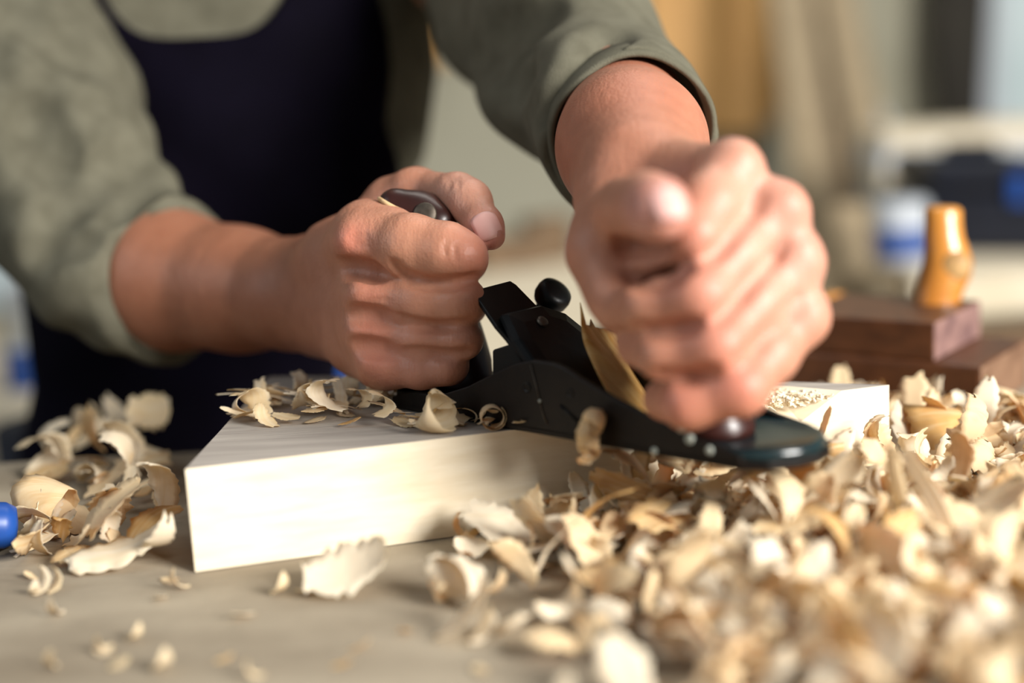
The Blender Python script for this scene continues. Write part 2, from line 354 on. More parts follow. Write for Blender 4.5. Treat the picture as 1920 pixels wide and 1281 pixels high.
# tote (handle)
tp = crspline([at(872, 720, .748), at(850, 640, .752), at(822, 560, .757), at(798, 480, .759), at(783, 425, .758)], 8)
n_ = len(tp); V, Fc = tube(tp, [.0165-.003*math.sin(math.pi*i/(n_-1)) for i in range(n_)], 20, 1.0, ref=w)
fld = Field(at(900, 760, .72)-.05, at(700, 330, .78)+.05, .0014)
lo = np.min([at(x, y, d) for x in (690, 900) for y in (330, 740) for d in (.70, .80)], 0); hi = np.max([at(x, y, d) for x in (690, 900) for y in (330, 740) for d in (.70, .80)], 0)
fld = Field(lo, hi, .0014); f = fld.blank()
for i in range(0, n_-1, 2): fld.add(f, tp[i], tp[min(i+2, n_-1)], .0155, .0155, .004)
fld.add(f, at(742, 388, .742), at(822, 418, .738), .0098, .0098, .008)
fld.add(f, at(790, 440, .75), at(790, 400, .745), .0135, .011, .008)
V, Fq = fld.mesh(f); tote = mesh('tote', relax(V, Fq, 2), Fq, 'tote', pl)
sc_, sn = pick(V, 797, 402, 3)
V2, Fc = lathe(sc_-sn*.003, sn, [(.0062, 0), (.0062, .0036), (.0054, .0043), (.002, .0045), (.0003, .0045)], 20); tag(mesh('handle_screw', V2, Fc, 'steel', tote), 'tarnished round screw head')
cp = [pick(V, *q, 3)[0] for q in ((709, 371), (722, 380), (738, 389), (752, 395))]
V, Fc = tube(crspline(cp, 4), [.0006]+[.0013]*11+[.0005], 8); tag(mesh('chipped_edge', V, Fc, 'chip', tote), 'pale chipped wood edge')
# front knob
kb0 = Q(-32, 29, 6); V, Fc = lathe(kb0, zz*1.0+u*.0, [(.0165, 0), (.017, .004), (.0145, .008), (.0115, .016), (.0125, .026), (.018, .038), (.020, .047), (.017, .056), (.009, .061), (.001, .062)])
mesh('front_knob', V, Fc, 'tote', pl)
# holes, seam and specks on the near cheek
def cheekpt(px, py): return onplane(px, py, PN-w*.0004, w)
for px, py, r_ in ((987, 727, .0026), (1068, 737, .0022)):
    V, Fc = lathe(cheekpt(px, py)+w*.001, -w, [(r_, 0), (r_, .0009), (r_*.75, .0010), (r_*.6, .0004), (.0002, .0002)], 16); mesh('rivet', V, Fc, 'japan', near_cheek)
V, Fc = tube([cheekpt(995, 684), cheekpt(1008, 735), cheekpt(1019, 780), cheekpt(1026, 795)], [.00028]*4, 6); tag(mesh('scratch', V, Fc, 'steel', near_cheek), 'fine bright scratch line')
V, Fc = tube([cheekpt(1050, 760), cheekpt(1085, 793)], [.0006, .0005], 6); mesh('scratch', V, Fc, 'japan', near_cheek)
for px, py, r_ in ((1012, 752, .0009), (1226, 846, .0018), (1292, 824, .0024), (1330, 845, .002), (1276, 805, .0018)):
    V, Fc = lathe(cheekpt(px, py)+w*.0008, -w, [(r_, 0), (r_*.9, .0010), (r_*.5, .0014), (.0002, .0015)], 9); tag(mesh('paint_speck', V, Fc, 'speck', near_cheek), 'pale speck of paint')

# ================================================================== PERSON
pers = empty('person', (-.25, 1.1, -.87), 'person in sage green shirt and navy apron pushing the plane with both hands', 'person')
def build_skin(prims, groups, lo, hi, h, carve=(), kpalm=.007, kfing=.0016, tones=(), base=(.47, .215, .135)):
    """prims: palm/arm list; groups: list of fingers; each entry (a,b,ra,rb); carve: creases (pixel polyline, radius, blend)"""
    fd = Field(lo, hi, h); f = fd.blank()
    for a, b, ra, rb in prims: fd.add(f, a, b, ra, rb, .012)
    ff = fd.blank()
    for g in groups:
        fg_ = fd.blank()
        for a, b, ra, rb in g: fd.add(fg_, a, b, ra, rb, .006)
        ff = smin(ff, fg_, kfing)
    f = smin(f, ff, kpalm)
    V, Fq = fd.mesh(f)
    for pts, r_, k in carve:
        P = [pick(V, *q)[0] for q in crspline(pts, 4)]
        for i in range(len(P)-1):
            e0 = r_*(.35 if i == 0 else 1); e1 = r_*(.35 if i == len(P)-2 else 1)
            if np.linalg.norm(P[i+1]-P[i]) < .02: fd.add(f, P[i], P[i+1], e0, e1, k, -1)
    V, Fq = fd.mesh(f); V = relax(V, Fq, 2)
    colr = np.tile(np.array(base), (len(V), 1))
    for p, r, c, s in tones:
        wgt = s*np.exp(-((V-p)**2).sum(1)/(r*r))[:, None]; colr = colr*(1-wgt)+np.array(c)*wgt
    return V, Fq, colr
def pr(p, q, k=1.0):
    """a limb piece from pixel/depth pairs: (px, py, depth, radius in pixels)"""
    (x, y, d, r), (x2, y2, d2, r2) = p, q; d *= k; d2 *= k
    return at(x, y, d), at(x2, y2, d2), r*d/F, r2*d2/F
def chain(pts, k): return [pr(pts[i], pts[i+1], k) for i in range(len(pts)-1)]
def bounds(P, m=.006):
    lo = np.min([np.minimum(a-ra, b-rb) for a, b, ra, rb in P], 0)-m; hi = np.max([np.maximum(a+ra, b+rb) for a, b, ra, rb in P], 0)+m; return lo, hi
SK = 1.05
arm = chain([(235, 522, .885, 108), (320, 526, .855, 128), (450, 543, .822, 112), (560, 553, .788, 99), (612, 555, .772, 94)], SK)
palm = arm+chain([(612, 520, .772, 84), (678, 455, .706, 50), (735, 462, .70, 46)], SK)+chain([(615, 555, .772, 88), (694, 558, .702, 50), (735, 562, .698, 42)], SK)+chain([(615, 580, .772, 76), (696, 624, .704, 46), (735, 632, .699, 36)], SK)+chain([(620, 600, .772, 64), (718, 682, .708, 42), (745, 688, .703, 34)], SK)
palm += chain([(690, 428, .715, 54), (735, 440, .70, 52)], SK)+chain([(650, 480, .745, 80), (720, 400, .748, 40), (765, 357, .735, 34)], SK)+chain([(680, 640, .73, 60), (740, 660, .72, 55)], SK)
palm += [pr((660, 450, .6895, 26), (676, 454, .6885, 22), SK), pr((680, 552, .6835, 24), (698, 556, .6828, 20), SK), pr((680, 618, .6882, 20), (698, 622, .6874, 18), SK), pr((698, 677, .6908, 20), (716, 682, .6898, 18), SK)]
fing = [
    chain([(685, 452, .698, 46), (770, 464, .683, 60), (838, 474, .675, 54), (868, 484, .673, 43), (872, 490, .71, 38), (830, 495, .74, 34)], SK),
    chain([(698, 560, .693, 44), (790, 567, .681, 46), (866, 567, .674, 43), (872, 570, .71, 38), (830, 575, .74, 34)], SK),
    chain([(696, 627, .696, 36), (790, 637, .684, 36), (868, 637, .678, 34), (868, 640, .71, 32), (830, 640, .74, 30)], SK),
    chain([(720, 686, .698, 38), (790, 692, .69, 35), (842, 686, .684, 33), (846, 688, .71, 30), (820, 690, .73, 28)], SK),
    chain([(735, 372, .748, 42), (785, 352, .737, 34), (858, 366, .712, 39), (880, 378, .703, 39), (908, 425, .688, 34), (922, 444, .683, 25)], SK),
]
carve = [([(732, 494), (758, 517), (800, 531), (850, 531), (900, 521)], .002, .004), ([(745, 597), (775, 608), (820, 612), (900, 607)], .0019, .004), ([(742, 664), (790, 662), (840, 667), (888, 664)], .0018, .004),
         ([(772, 674), (784, 667), (796, 662)], .0008, .0025), ([(716, 590), (745, 597), (760, 603)], .0008, .003), ([(652, 446), (670, 441), (690, 441)], .0005, .002), ([(655, 455), (672, 451), (694, 452)], .0005, .002), ([(660, 464), (676, 461), (692, 463)], .0005, .002),
         ([(690, 566), (712, 562), (730, 566)], .0005, .002), ([(836, 328), (842, 340), (840, 354)], .0006, .002), ([(850, 326), (858, 340), (857, 352)], .0006, .002), ([(838, 452), (834, 468), (838, 486)], .0004, .002), ([(856, 456), (852, 472), (856, 490)], .0004, .002), ([(640, 500), (675, 507), (715, 516)], .0008, .009), ([(650, 590), (685, 592), (725, 596)], .0009, .008), ([(662, 650), (695, 653), (735, 660)], .0008, .008)]
allp = palm+[q for g in fing for q in g]; lo, hi = bounds(allp)
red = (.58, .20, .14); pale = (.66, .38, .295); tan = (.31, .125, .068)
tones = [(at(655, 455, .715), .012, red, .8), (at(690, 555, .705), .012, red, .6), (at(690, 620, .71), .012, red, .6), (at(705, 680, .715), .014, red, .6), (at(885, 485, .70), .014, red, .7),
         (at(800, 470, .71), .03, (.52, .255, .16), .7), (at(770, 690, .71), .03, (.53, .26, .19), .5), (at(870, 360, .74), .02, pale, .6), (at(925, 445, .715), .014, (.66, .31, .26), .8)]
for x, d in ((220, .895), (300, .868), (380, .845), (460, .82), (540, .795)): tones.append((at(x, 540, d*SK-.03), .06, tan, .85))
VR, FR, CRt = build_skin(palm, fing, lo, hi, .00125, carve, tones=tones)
# --- the other hand, on the front knob
SL = 1.03
arm2 = chain([(1120, 120, .86, 95), (1160, 195, .77, 112), (1185, 275, .70, 134), (1200, 335, .655, 122)], SL)
mcp = [(1372, 318, .59, 48), (1452, 398, .588, 52), (1484, 490, .588, 50), (1497, 592, .59, 48)]
palm2 = arm2[:]
for i, m_ in enumerate(mcp):
    palm2 += chain([(1215+8*i, 355+12*i, .645, 96-6*i), m_], SL)
palm2 += chain([(1165, 390, .64, 86), (1140, 470, .615, 70), (1160, 550, .605, 52), (1190, 590, .605, 44)], SL)
palm2 += chain([(1230, 420, .64, 90), (1330, 520, .625, 70), (1400, 620, .62, 60)], SL)
palm2 += [pr((1384, 306, .58, 34), (1390, 312, .58, 32), SL), pr((1472, 386, .577, 36), (1478, 392, .577, 34), SL), pr((1500, 482, .578, 34), (1504, 490, .578, 32), SL), pr((1512, 592, .58, 32), (1514, 600, .58, 30), SL)]
fing2 = [
    chain([(1368, 320, .588, 54), (1330, 385, .574, 56), (1302, 440, .565, 47), (1232, 478, .590, 38), (1185, 490, .61, 34)], SL),
    chain([(1448, 402, .586, 58), (1370, 480, .573, 59), (1312, 553, .562, 54), (1215, 574, .575, 47), (1165, 580, .60, 40)], SL),
    chain([(1482, 494, .586, 57), (1410, 572, .573, 57), (1345, 648, .562, 53), (1245, 664, .573, 46), (1195, 650, .60, 40)], SL),
    chain([(1496, 594, .588, 52), (1440, 664, .577, 53), (1388, 728, .567, 51), (1292, 756, .574, 47), (1245, 750, .60, 40)], SL),
    chain([(1150, 420, .62, 66), (1178, 392, .595, 58), (1212, 384, .56, 58), (1234, 392, .54, 56), (1240, 398, .535, 48)], SL),
]
carve2 = [([(1425, 378), (1370, 445), (1325, 490)], .0014, .005), ([(1468, 462), (1400, 540), (1345, 602)], .0013, .005), ([(1496, 556), (1430, 632), (1375, 690)], .0013, .005), ([(1180, 520), (1230, 524), (1290, 500)], .003, .006), ([(1185, 618), (1250, 622), (1310, 606)], .002, .005), ([(1225, 706), (1290, 708), (1345, 695)], .002, .005), ([(1160, 455), (1200, 462), (1250, 458)], .003, .006)]
allp = palm2+[q for g in fing2 for q in g]; lo, hi = bounds(allp)
tones2 = [(at(1490, 380, .59), .014, red, .5), (at(1510, 485, .59), .014, red, .4), (at(1305, 440, .575), .012, red, .7), (at(1310, 555, .575), .013, red, .7), (at(1340, 645, .575), .013, red, .7), (at(1385, 722, .575), .013, red, .7),
          (at(1260, 755, .58), .014, red, .6), (at(1238, 395, .55), .016, (.66, .32, .28), .8), (at(1430, 500, .59), .035, pale, .7), (at(1380, 340, .6), .02, pale, .5)]
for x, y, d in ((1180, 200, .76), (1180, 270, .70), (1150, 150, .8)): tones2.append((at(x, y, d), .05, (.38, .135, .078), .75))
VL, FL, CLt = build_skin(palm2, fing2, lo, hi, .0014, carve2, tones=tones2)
# --- torso, neck, upper arms and head under the clothes
tor = [((-.27, 1.15, -.10), (-.24, 1.14, .10), .07, .08), ((-.24, 1.14, .10), (-.22, 1.12, .28), .08, .08), ((-.33, 1.14, .29), (-.12, 1.14, .29), .05, .05), ((-.21, 1.12, .33), (-.19, 1.05, .46), .055, .053),
       ((-.19, .99, .50), (-.19, .99, .56), .07, .085), ((-.19, .93, .47), (-.19, .95, .50), .045, .05), ((-.19, .895, .52), (-.19, .905, .54), .012, .009), ((-.275, .99, .53), (-.272, .99, .55), .014, .016), ((-.105, .99, .53), (-.108, .99, .55), .014, .016)]
tor = [(np.array(a), np.array(b), ra, rb) for a, b, ra, rb in tor]
tor += [(np.array((-.33, 1.14, .29)), at(-20, 0, 1.03), .045, .045), (at(-20, 0, 1.03), at(60, 200, 1.0), .045, .045), (at(60, 200, 1.0), at(125, 420, .955), .042, .034), (at(125, 420, .955), at(200, 515, .945), .034, .036),
        (np.array((-.12, 1.14, .29)), at(925, -110, 1.07), .03, .034), (at(925, -110, 1.07), at(1000, -20, .985), .040, .040), (at(1000, -20, .98), at(1125, 115, .87), .042, .034)]
lo, hi = bounds(tor); fd = Field(lo, hi, .007); f = fd.blank()
for a, b, ra, rb in tor: fd.add(f, a, b, ra, rb, .03)
VT, FT = fd.mesh(f); VT = relax(VT, FT, 1)
Vb = np.vstack([VR, VL, VT]); Fb = np.vstack([FR, FL+len(VR), FT+len(VR)+len(VL)]); Cb = np.vstack([CRt, CLt, np.tile((.48, .235, .145), (len(VT), 1))])
body = mesh('body', Vb, Fb, 'skin', pers)
ca = body.data.color_attributes.new('tone', 'FLOAT_COLOR', 'POINT')
ca.data.foreach_set('color', np.hstack([Cb, np.ones((len(Cb), 1))]).astype(np.float32).ravel())
hr = Field((-.32, .86, .40), (-.06, 1.12, .70), .006); f = hr.blank(); hr.add(f, np.array((-.19, 1.005, .53)), np.array((-.19, 1.0, .575)), .084, .088, .01)
hr.add(f, np.array((-.19, .87, .50)), np.array((-.19, .89, .53)), .06, .045, .01, -1); V, Fq = hr.mesh(f); mesh('hair', V, Fq, 'dark', pers)
# nails
def nail(c, nrm, up, wd_, ln, name='thumbnail'):
    nrm = nrm/np.linalg.norm(nrm); up = up-nrm*(up@nrm); up /= np.linalg.norm(up); sd = np.cross(up, nrm); V = []; n1, n2 = 9, 9
    for i in range(n1):
        for j in range(n2):
            a = (i/(n1-1)*2-1); b = (j/(n2-1)*2-1); lim = 1-.25*max(0, abs(b)-.5)**2*4
            V.append(c+sd*a*wd_*lim*(1-.10*(b < -.8))+up*b*ln*(1-.12*a*a)-nrm*(a*a*wd_*.38+(.12*b*b)*ln)+nrm*.0003)
    Fc = [(i*n2+j, i*n2+j+1, (i+1)*n2+j+1, (i+1)*n2+j) for i in range(n1-1) for j in range(n2-1)]
    o = mesh(name, V, Fc, 'nail', body); s = o.modifiers.new('s', 'SOLIDIFY'); s.thickness = .0006; return o
cN, nN = pick(VR, 913, 423, 4); dirN = at(925, 455, .70)-at(893, 388, .705); nail(cN, nN+CR*.15, -dirN, .0066, .0072)
cN, nN = pick(VL, 1255, 378, 6); nail(cN, nN+zz*.3, at(1180, 380, .59)-at(1240, 392, .55), .0062, .0075)

# --- clothes
def cloth(name, prims, subs, folds, grooves, h, mat, parent, cut, k=.03):
    lo, hi = bounds(prims, .01); fd = Field(lo, hi, h); f = fd.blank()
    for a, b, ra, rb in prims: fd.add(f, a, b, ra, rb, k)
    for a, b, ra, rb, kk in folds: fd.add(f, a, b, ra, rb, kk)
    V, Fq = fd.mesh(f)
    for pts, r_, kk in grooves:
        P = [pick(V, *q, 8)[0] for q in crspline(pts, 4)]
        for i in range(len(P)-1):
            if np.linalg.norm(P[i+1]-P[i]) < .05: fd.add(f, P[i], P[i+1], r_*(.3 if i == 0 else 1), r_*(.3 if i == len(P)-2 else 1), kk, -1)
    for a, b, ra, rb in subs: fd.add(f, a, b, ra, rb, .003, -1)
    c_, n_c = cut; f = np.maximum(f, ((fd.ax[0][:, None, None]-c_[0])*n_c[0]+(fd.ax[1][None, :, None]-c_[1])*n_c[1]+(fd.ax[2][None, None, :]-c_[2])*n_c[2]).astype(np.float32))
    V, Fq = fd.mesh(f); V = relax(V, Fq, 3)
    o = recalc(mesh(name, V, Fq, mat, parent)); n = np.zeros(len(V)*3); o.data.vertex_normals.foreach_get('vector', n); n = n.reshape(-1, 3)
    X, Y, Z = V.T; dsp = .0018*np.sin(48*X+40*Z+3*np.sin(22*Y+9*X))+.0012*np.sin(85*Z-60*X+3*np.sin(31*X+20*Y))+.0004*np.sin(210*X+150*Y+2*np.sin(60*Z))
    o.data.vertices.foreach_set('co', (np.array(V)+n*dsp[:, None]-np.array(parent_origin(parent))).ravel()); o.data.update(); return o
KS = 1.05
sl1 = chain([(60, -250, 1.09, 150), (-40, -130, 1.02, 168), (-25, 0, .965, 172), (70, 200, .935, 176), (120, 370, .90, 158), (190, 478, .872, 142), (300, 524, .858, 134), (380, 535, .83, 130)], KS)
c1a, c1b = at(270, 520, .872*KS), at(350, 532, .842*KS); ax1 = (c1b-c1a)/np.linalg.norm(c1b-c1a); cu1 = at(338, 529, .852*KS)
sub1 = [(cu1-ax1*.05, cu1+ax1*.05, .0405, .0435)]
gr1 = [([(285, 285), (220, 305), (150, 350), (90, 410)], .006, .02), ([(300, 325), (240, 352), (195, 400)], .005, .016), ([(20, 10), (110, 70), (190, 130)], .005, .02), ([(55, 480), (110, 455), (165, 450)], .004, .016), ([(235, 430), (205, 510), (205, 590)], .0035, .014), ([(30, 200), (80, 260), (90, 330)], .005, .025)]
fo1 = [pr((250, 250, .915, 40), (120, 330, .875, 30), KS)+(.02,), pr((280, 350, .89, 40), (210, 430, .85, 25), KS)+(.02,), pr((60, 110, .90, 40), (180, 240, .90, 30), KS)+(.03,), pr((150, 480, .83, 30), (120, 560, .85, 25), KS)+(.02,)]
def torso_ring(y, xl, xr, d, b, n=48):
    a0 = at(xl, y, d); a1 = at(xr, y, d); c = (a0+a1)/2; a = np.linalg.norm(a1-a0)/2
    return c, a, b
TR_ = [(-420, 210, 580, 1.09, .075), (-330, 60, 740, 1.10, .11), (-180, -20, 790, 1.10, .12), (0, -50, 808, 1.11, .115), (150, -40, 822, 1.12, .12), (310, 10, 800, 1.13, .12), (500, 60, 705, 1.14, .115), (690, 92, 620, 1.14, .115), (860, 62, 600, 1.13, .12), (1010, 40, 610, 1.13, .125)]
def ring_pts(y, off=0, n=64, t0=0, t1=2*math.pi, closed=True):
    ys = [t[0] for t in TR_]; i = max(0, min(len(ys)-2, int(np.searchsorted(ys, y))-1)); tt = (y-ys[i])/(ys[i+1]-ys[i]); r = [TR_[i][k]*(1-tt)+TR_[i+1][k]*tt for k in range(5)]
    c, a, b = torso_ring(y, r[1], r[2], r[3], r[4]); out = []
    for q in np.linspace(t0, t1, n, endpoint=not closed):
        wr = .004*math.sin(5*q+y*.012)+.003*math.sin(9*q-y*.02); out.append(c+np.array([math.cos(q)*(a+off), math.sin(q)*(b+off+wr), 0]))
    return np.array(out)
ysl = list(np.linspace(-400, 1000, 46))
shirt = recalc(mesh('shirt', *loft([ring_pts(y) for y in ysl]), 'shirt', pers))
cloth('sleeve', sl1, sub1, fo1, gr1, .0032, 'shirt', shirt, (cu1-ax1*.004, ax1))
KL_ = 1.03
sl2 = chain([(800, -230, 1.11, 150), (930, -140, 1.03, 172), (1000, -20, .95, 176), (1075, 120, .84, 164), (1172, 245, .745, 150), (1210, 300, .69, 145)], KL_)
c2a, c2b = at(1165, 232, .76*KL_), at(1190, 285, .70*KL_); ax2 = (c2b-c2a)/np.linalg.norm(c2b-c2a); cu2 = at(1186, 258, .728*KL_)
sub2 = [(cu2-ax2*.05, cu2+ax2*.05, .039, .0395)]
gr2 = [([(1150, 42), (1100, 85), (1050, 150), (1005, 215)], .006, .018), ([(870, 112), (930, 140), (985, 150)], .006, .02), ([(1010, 20), (950, 50), (890, 60)], .006, .022)]
fo2 = [pr((1120, 70, .83, 30), (1040, 200, .77, 25), KL_)+(.02,), pr((900, 60, .93, 60), (960, 160, .87, 40), KL_)+(.03,)]
cloth('sleeve', sl2, sub2, fo2, gr2, .0032, 'shirt', shirt, (cu2-ax2*.004, ax2))
def cuff(c, axis, r, wd_, flat=1.):
    a, x, y = frame(axis); rings = []
    for rr_, h_ in ((r*.965, -wd_), (r*1.02, -wd_*.96), (r*1.045, -wd_*.5), (r*1.035, -wd_*.08), (r*1.0, 0), (r*.955, -.001), (r*.945, -wd_*.5), (r*.955, -wd_)):
        rings.append(np.array([c+a*(h_+.0022*math.sin(3*q+1))+rr_*(1+.018*math.sin(2*q)+.012*math.sin(5*q))*(math.cos(q)*x+flat*math.sin(q)*y) for q in np.linspace(0, 2*math.pi, 64, endpoint=False)]))
    return loft(rings)
mesh('cuff', *cuff(cu1, ax1, .0462, .034), 'shirt', shirt)
mesh('cuff', *cuff(cu2, ax2, .0432, .032), 'shirt', shirt)
V, Fc = tube([ring_pts(y, .003, 64)[48-3] for y in np.linspace(-300, 400, 12)], [.006]*12, 8, .4, ref=(0, -1, 0)); mesh('placket', V, Fc, 'shirt', shirt)
# apron: bib with a scooped neckline, then a skirt wrapping the hips
ap = []; nA = 49; nB = 40
for j in range(nB):
    row = []
    for i in range(nA):
        s_ = i/(nA-1)*2-1
        X_ = 380+430*math.sin(s_*1.02-.10); e_x = abs(X_-425)/178
        ytop = 78-150*e_x**4 if e_x < 1.1 else -140
        if X_ > 690: ytop = min(330, -140+(X_-690)*7)
        if X_ < 175: ytop = min(330, -140+(175-X_)*4)
        t = j/(nB-1); y = ytop+(1000-ytop)*t
        half = 1.02 if y < 250 else 1.02+(min(y, 620)-250)/370*.75
        q = 1.5*math.pi+s_*half-(.10 if y < 300 else .10*max(0, (600-y)/300))
        p = ring_pts(y, .007, 2, q, q+.01, False)[0]; row.append(p+np.array([0, -.004*math.sin(6*s_+y*.006)*(.4+t), 0]))
    ap.append(row)
V = np.array(ap).reshape(-1, 3); Fc = [(j*nA+i, j*nA+i+1, (j+1)*nA+i+1, (j+1)*nA+i) for j in range(nB-1) for i in range(nA-1)]
apo = mesh('apron', V, Fc, 'apron', pers); s = apo.modifiers.new('s', 'SOLIDIFY'); s.thickness = .003; s.offset = 1
for px0, px1 in ((214, 232), (650, 600)):
    P = [at(px0, -90, 1.0), at(px0, -140, .99), at(px1, -230, .985), at(px1+(60 if px0 < 400 else -40), -330, 1.02)]
    V, Fc = tube(crspline(P, 5), [.016]*16, 10, .16, ref=(0, -1, .2)); mesh('strap', V, Fc, 'apron', apo)
for sx in (-1, 1):
    V, Fc = tube([(-.27+sx*.07, 1.14, -.05), (-.27+sx*.09, 1.13, -.42), (-.27+sx*.10, 1.15, -.84)], [.085, .065, .05], 20); mesh('trouser_leg', V, Fc, 'trousers', pers)
    V, Fc = tube([(-.27+sx*.10, 1.17, -.835), (-.27+sx*.10, 1.10, -.83), (-.27+sx*.11, .98, -.845)], [.04, .042, .028], 16, .8); mesh('shoe', V, Fc, 'dark', pers)

# ================================================================== OLD WOODEN PLANE BEHIND
j0 = on(1840, 782, 0); j1 = on(1660, 768, 0); je = np.array([-.80, .60, 0]); jf = np.array([-je[1], je[0], 0]);
if jf[1] < 0: jf = -jf
jp = empty('wooden_plane', j0+je*.12+jf*.03, 'old brown wooden plane with yellow horn handle behind the pine board', 'wooden plane')
o_ = recalc(mesh('body', *boxv(j0, je*.30, jf*.092, zz*.031), ['old', 'oldend'], jp, smooth=False)); bevel(o_, .0025)
for p in o_.data.polygons:
    if abs(np.dot(np.array(p.normal), je)) > .9: p.material_index = 1
o_ = recalc(mesh('upper_body', *boxv(j0+je*.030+jf*.003+zz*.031, je*.24, jf*.085, zz*.0245), ['old', 'mauve'], jp, smooth=False)); bevel(o_, .0015)
for p in o_.data.polygons:
    if abs(np.dot(np.array(p.normal), je)) > .9: p.material_index = 1
hb = j0+je*.092+jf*.045+zz*.055
dj = float((hb-CO)@FW)
hp = [(1757, 590, 44), (1755, 570, 43), (1762, 542, 45), (1772, 516, 48), (1777, 490, 46), (1774, 465, 41), (1769, 440, 37), (1768, 415, 35), (1768, 395, 35), (1767, 387, 31)]
rings = []
for x, y, r_ in hp:
    c = at(x, y, dj); rr_ = r_*dj/F; rings.append(np.array([c+rr_*(math.cos(q)*CR+.8*math.sin(q)*np.array([0, 1, 0])) for q in np.linspace(0, 2*math.pi, 24, endpoint=False)]))
hn = recalc(mesh('horn_handle', *loft(rings), 'horn', jp)); bevel(hn, .002, 2, 50)
fdh = at(1790, 500, dj-.0135); V, Fc = lathe(fdh, CO-fdh, [(.0105, -.004), (.0095, -.001), (.0065, .0008), (.0006, .0015)], 18); tag(mesh('worn_patch', V, Fc, 'hornworn', hn), 'worn bare bulge')
wg = at(1552, 585, dj+.03); boxo('wedge', wg-CR*.012-zz*.01, CR*.012, jf*.03, zz*.02, 'horn', jp, .002)

# ================================================================== BACKGROUND OF THE WORKSHOP
def bench(name, pts, z, th, mat, label):
    e_ = empty(name, (pts[0][0], pts[0][1], -.87), label, 'bench'); t_ = recalc(mesh('bench_top', *prism([p[:2] for p in pts], z-th, z), mat, e_, smooth=False)); bevel(t_, .004)
    for p in pts:
        c = np.mean([q[:2] for q in pts], 0); q = np.array(p[:2])+(c-np.array(p[:2]))*.12
        boxo('leg', (q[0]-.03, q[1]-.03, -.87), (.06, 0, 0), (0, .06, 0), (0, 0, .87+z-th), 'bench_edge', e_)
    return e_
zb = -.065
pA = [on(760, 735, zb), on(1330, 705, zb), on(1420, 470, zb), on(640, 490, zb)]
bench('side_bench', pA, zb, .05, 'cream', 'pale wooden bench between the two hands in the background')
pB = [on(1715, 528, zb), on(2250, 490, zb), on(2200, 430, zb), on(1690, 470, zb)]
bb = bench('back_bench', pB, zb, .05, 'cream', 'pale back bench carrying the navy toolbox')
fr0, fr1 = np.array(pB[0]), np.array(pB[1]); boxo('drawer_front', fr0+(fr1-fr0)*.05+np.array([0, .05, -.35]), (fr1-fr0)*.9, (0, .02, 0), zz*.28, 'plank2', bb)
# hanging orange template with rounded foot
def panel(name, px, d, th, mat, label, cat, group=None, smooth=False):
    P = [at(x, y, d) for x, y in px]; o = recalc(mesh(name, *slab(P, FW, th), mat, None, smooth=False)); bevel(o, .003); tag(o, label, cat, group)
    c = np.mean(P, 0); o.data.transform(Matrix.Translation(-Vector(c))); o.location = c; return o
arc = [(1205, -160), (1470, -160), (1472, 60), (1468, 150)]+[(1400+68*math.cos(q), 165+88*math.sin(q)) for q in np.linspace(.2, math.pi/2, 6)]+[(1320, 250), (1240, 235), (1210, 190)]
panel('wood_template', arc, 3.27, .03, 'orange', 'orange veneered wooden panel with rounded foot hanging at back', 'wood panel')
panel('wood_strip', [(812, -160), (846, -160), (850, 110), (820, 120)], 3.27, .02, 'orange', 'narrow warm wooden strip on wall beside the apron', 'wood strip')
pk = [((1462, -150, 3.0), (1560, 640, 2.75), 46, 'plank', 'pale plank leaning on wall, leftmost of the leaning planks'), ((1540, -150, 3.05), (1690, 620, 2.8), 40, 'plank', 'pale narrow plank leaning on wall, rightmost of the leaning planks'),
      ((1510, -150, 3.1), (1600, 640, 2.85), 34, 'plank2', 'brown plank leaning between the two pale planks'), ((1590, 385, 2.1), (1594, 700, 2.1), 44, 'plank', 'short pale upright post end beside the leaning planks')]
for a, b, wpx, mt, lb in pk:
    p0, p1 = at(*a), at(*b); ax = p0-p1; ez = ax/np.linalg.norm(ax); ex = np.cross(ez, [0, 1, 0]); ex /= np.linalg.norm(ex); ey = np.cross(ez, ex); hw = wpx*a[2]/F/1.2
    ext = (-.87-p1[2])/ez[2]
    o = boxo('plank', p1+ez*ext-ex*hw, ex*hw*2, ey*.025, ez*(np.linalg.norm(ax)-ext), mt); tag(o, lb, 'plank', 'planks leaning on the back wall')
# dark hanging cloth, white tape roll
rings = []
for y, xl, xr in ((-160, 1730, 1860), (0, 1738, 1858), (100, 1742, 1852), (190, 1752, 1846), (250, 1770, 1842), (275, 1785, 1835)):
    a, b = at(xl, y, 3.24), at(xr, y, 3.24); rings.append(np.array([(a+b)/2+(b-a)/2*math.cos(q)*(1+.05*math.sin(6*q))+np.array([0, .05*math.sin(q), 0]) for q in np.linspace(0, 2*math.pi, 28, endpoint=False)]))
tag(recalc(mesh('hanging_apron', *loft(rings), 'dark')), 'dark cloth hanging on the back wall beside the pale window', 'cloth')
tc_ = at(1630, 236, 3.3); tag(recalc(mesh('tape_roll', *lathe(tc_, CO-tc_, [(.024, .0), (.044, 0), (.045, .004), (.045, .03), (.044, .034), (.024, .034), (.023, .03), (.023, .004)]), 'white')), 'white round tape roll hanging on the wall', 'tape roll')
# pale blue window
w1 = empty('window_1', at(1960, 100, 3.2)); tag(w1, kind='structure')
a, b = at(1862, -250, 3.25), at(2150, 300, 3.25)
boxo('window_pane', (a[0], a[1], b[2]), (b[0]-a[0], 0, 0), (0, .01, 0), (0, 0, a[2]-b[2]), 'paleblue', w1, 0)
for xx in (a[0], (a[0]+b[0])/2, b[0]): boxo('window_frame', (xx-.02, a[1]-.02, b[2]), (.04, 0, 0), (0, .03, 0), (0, 0, a[2]-b[2]), 'white', w1)
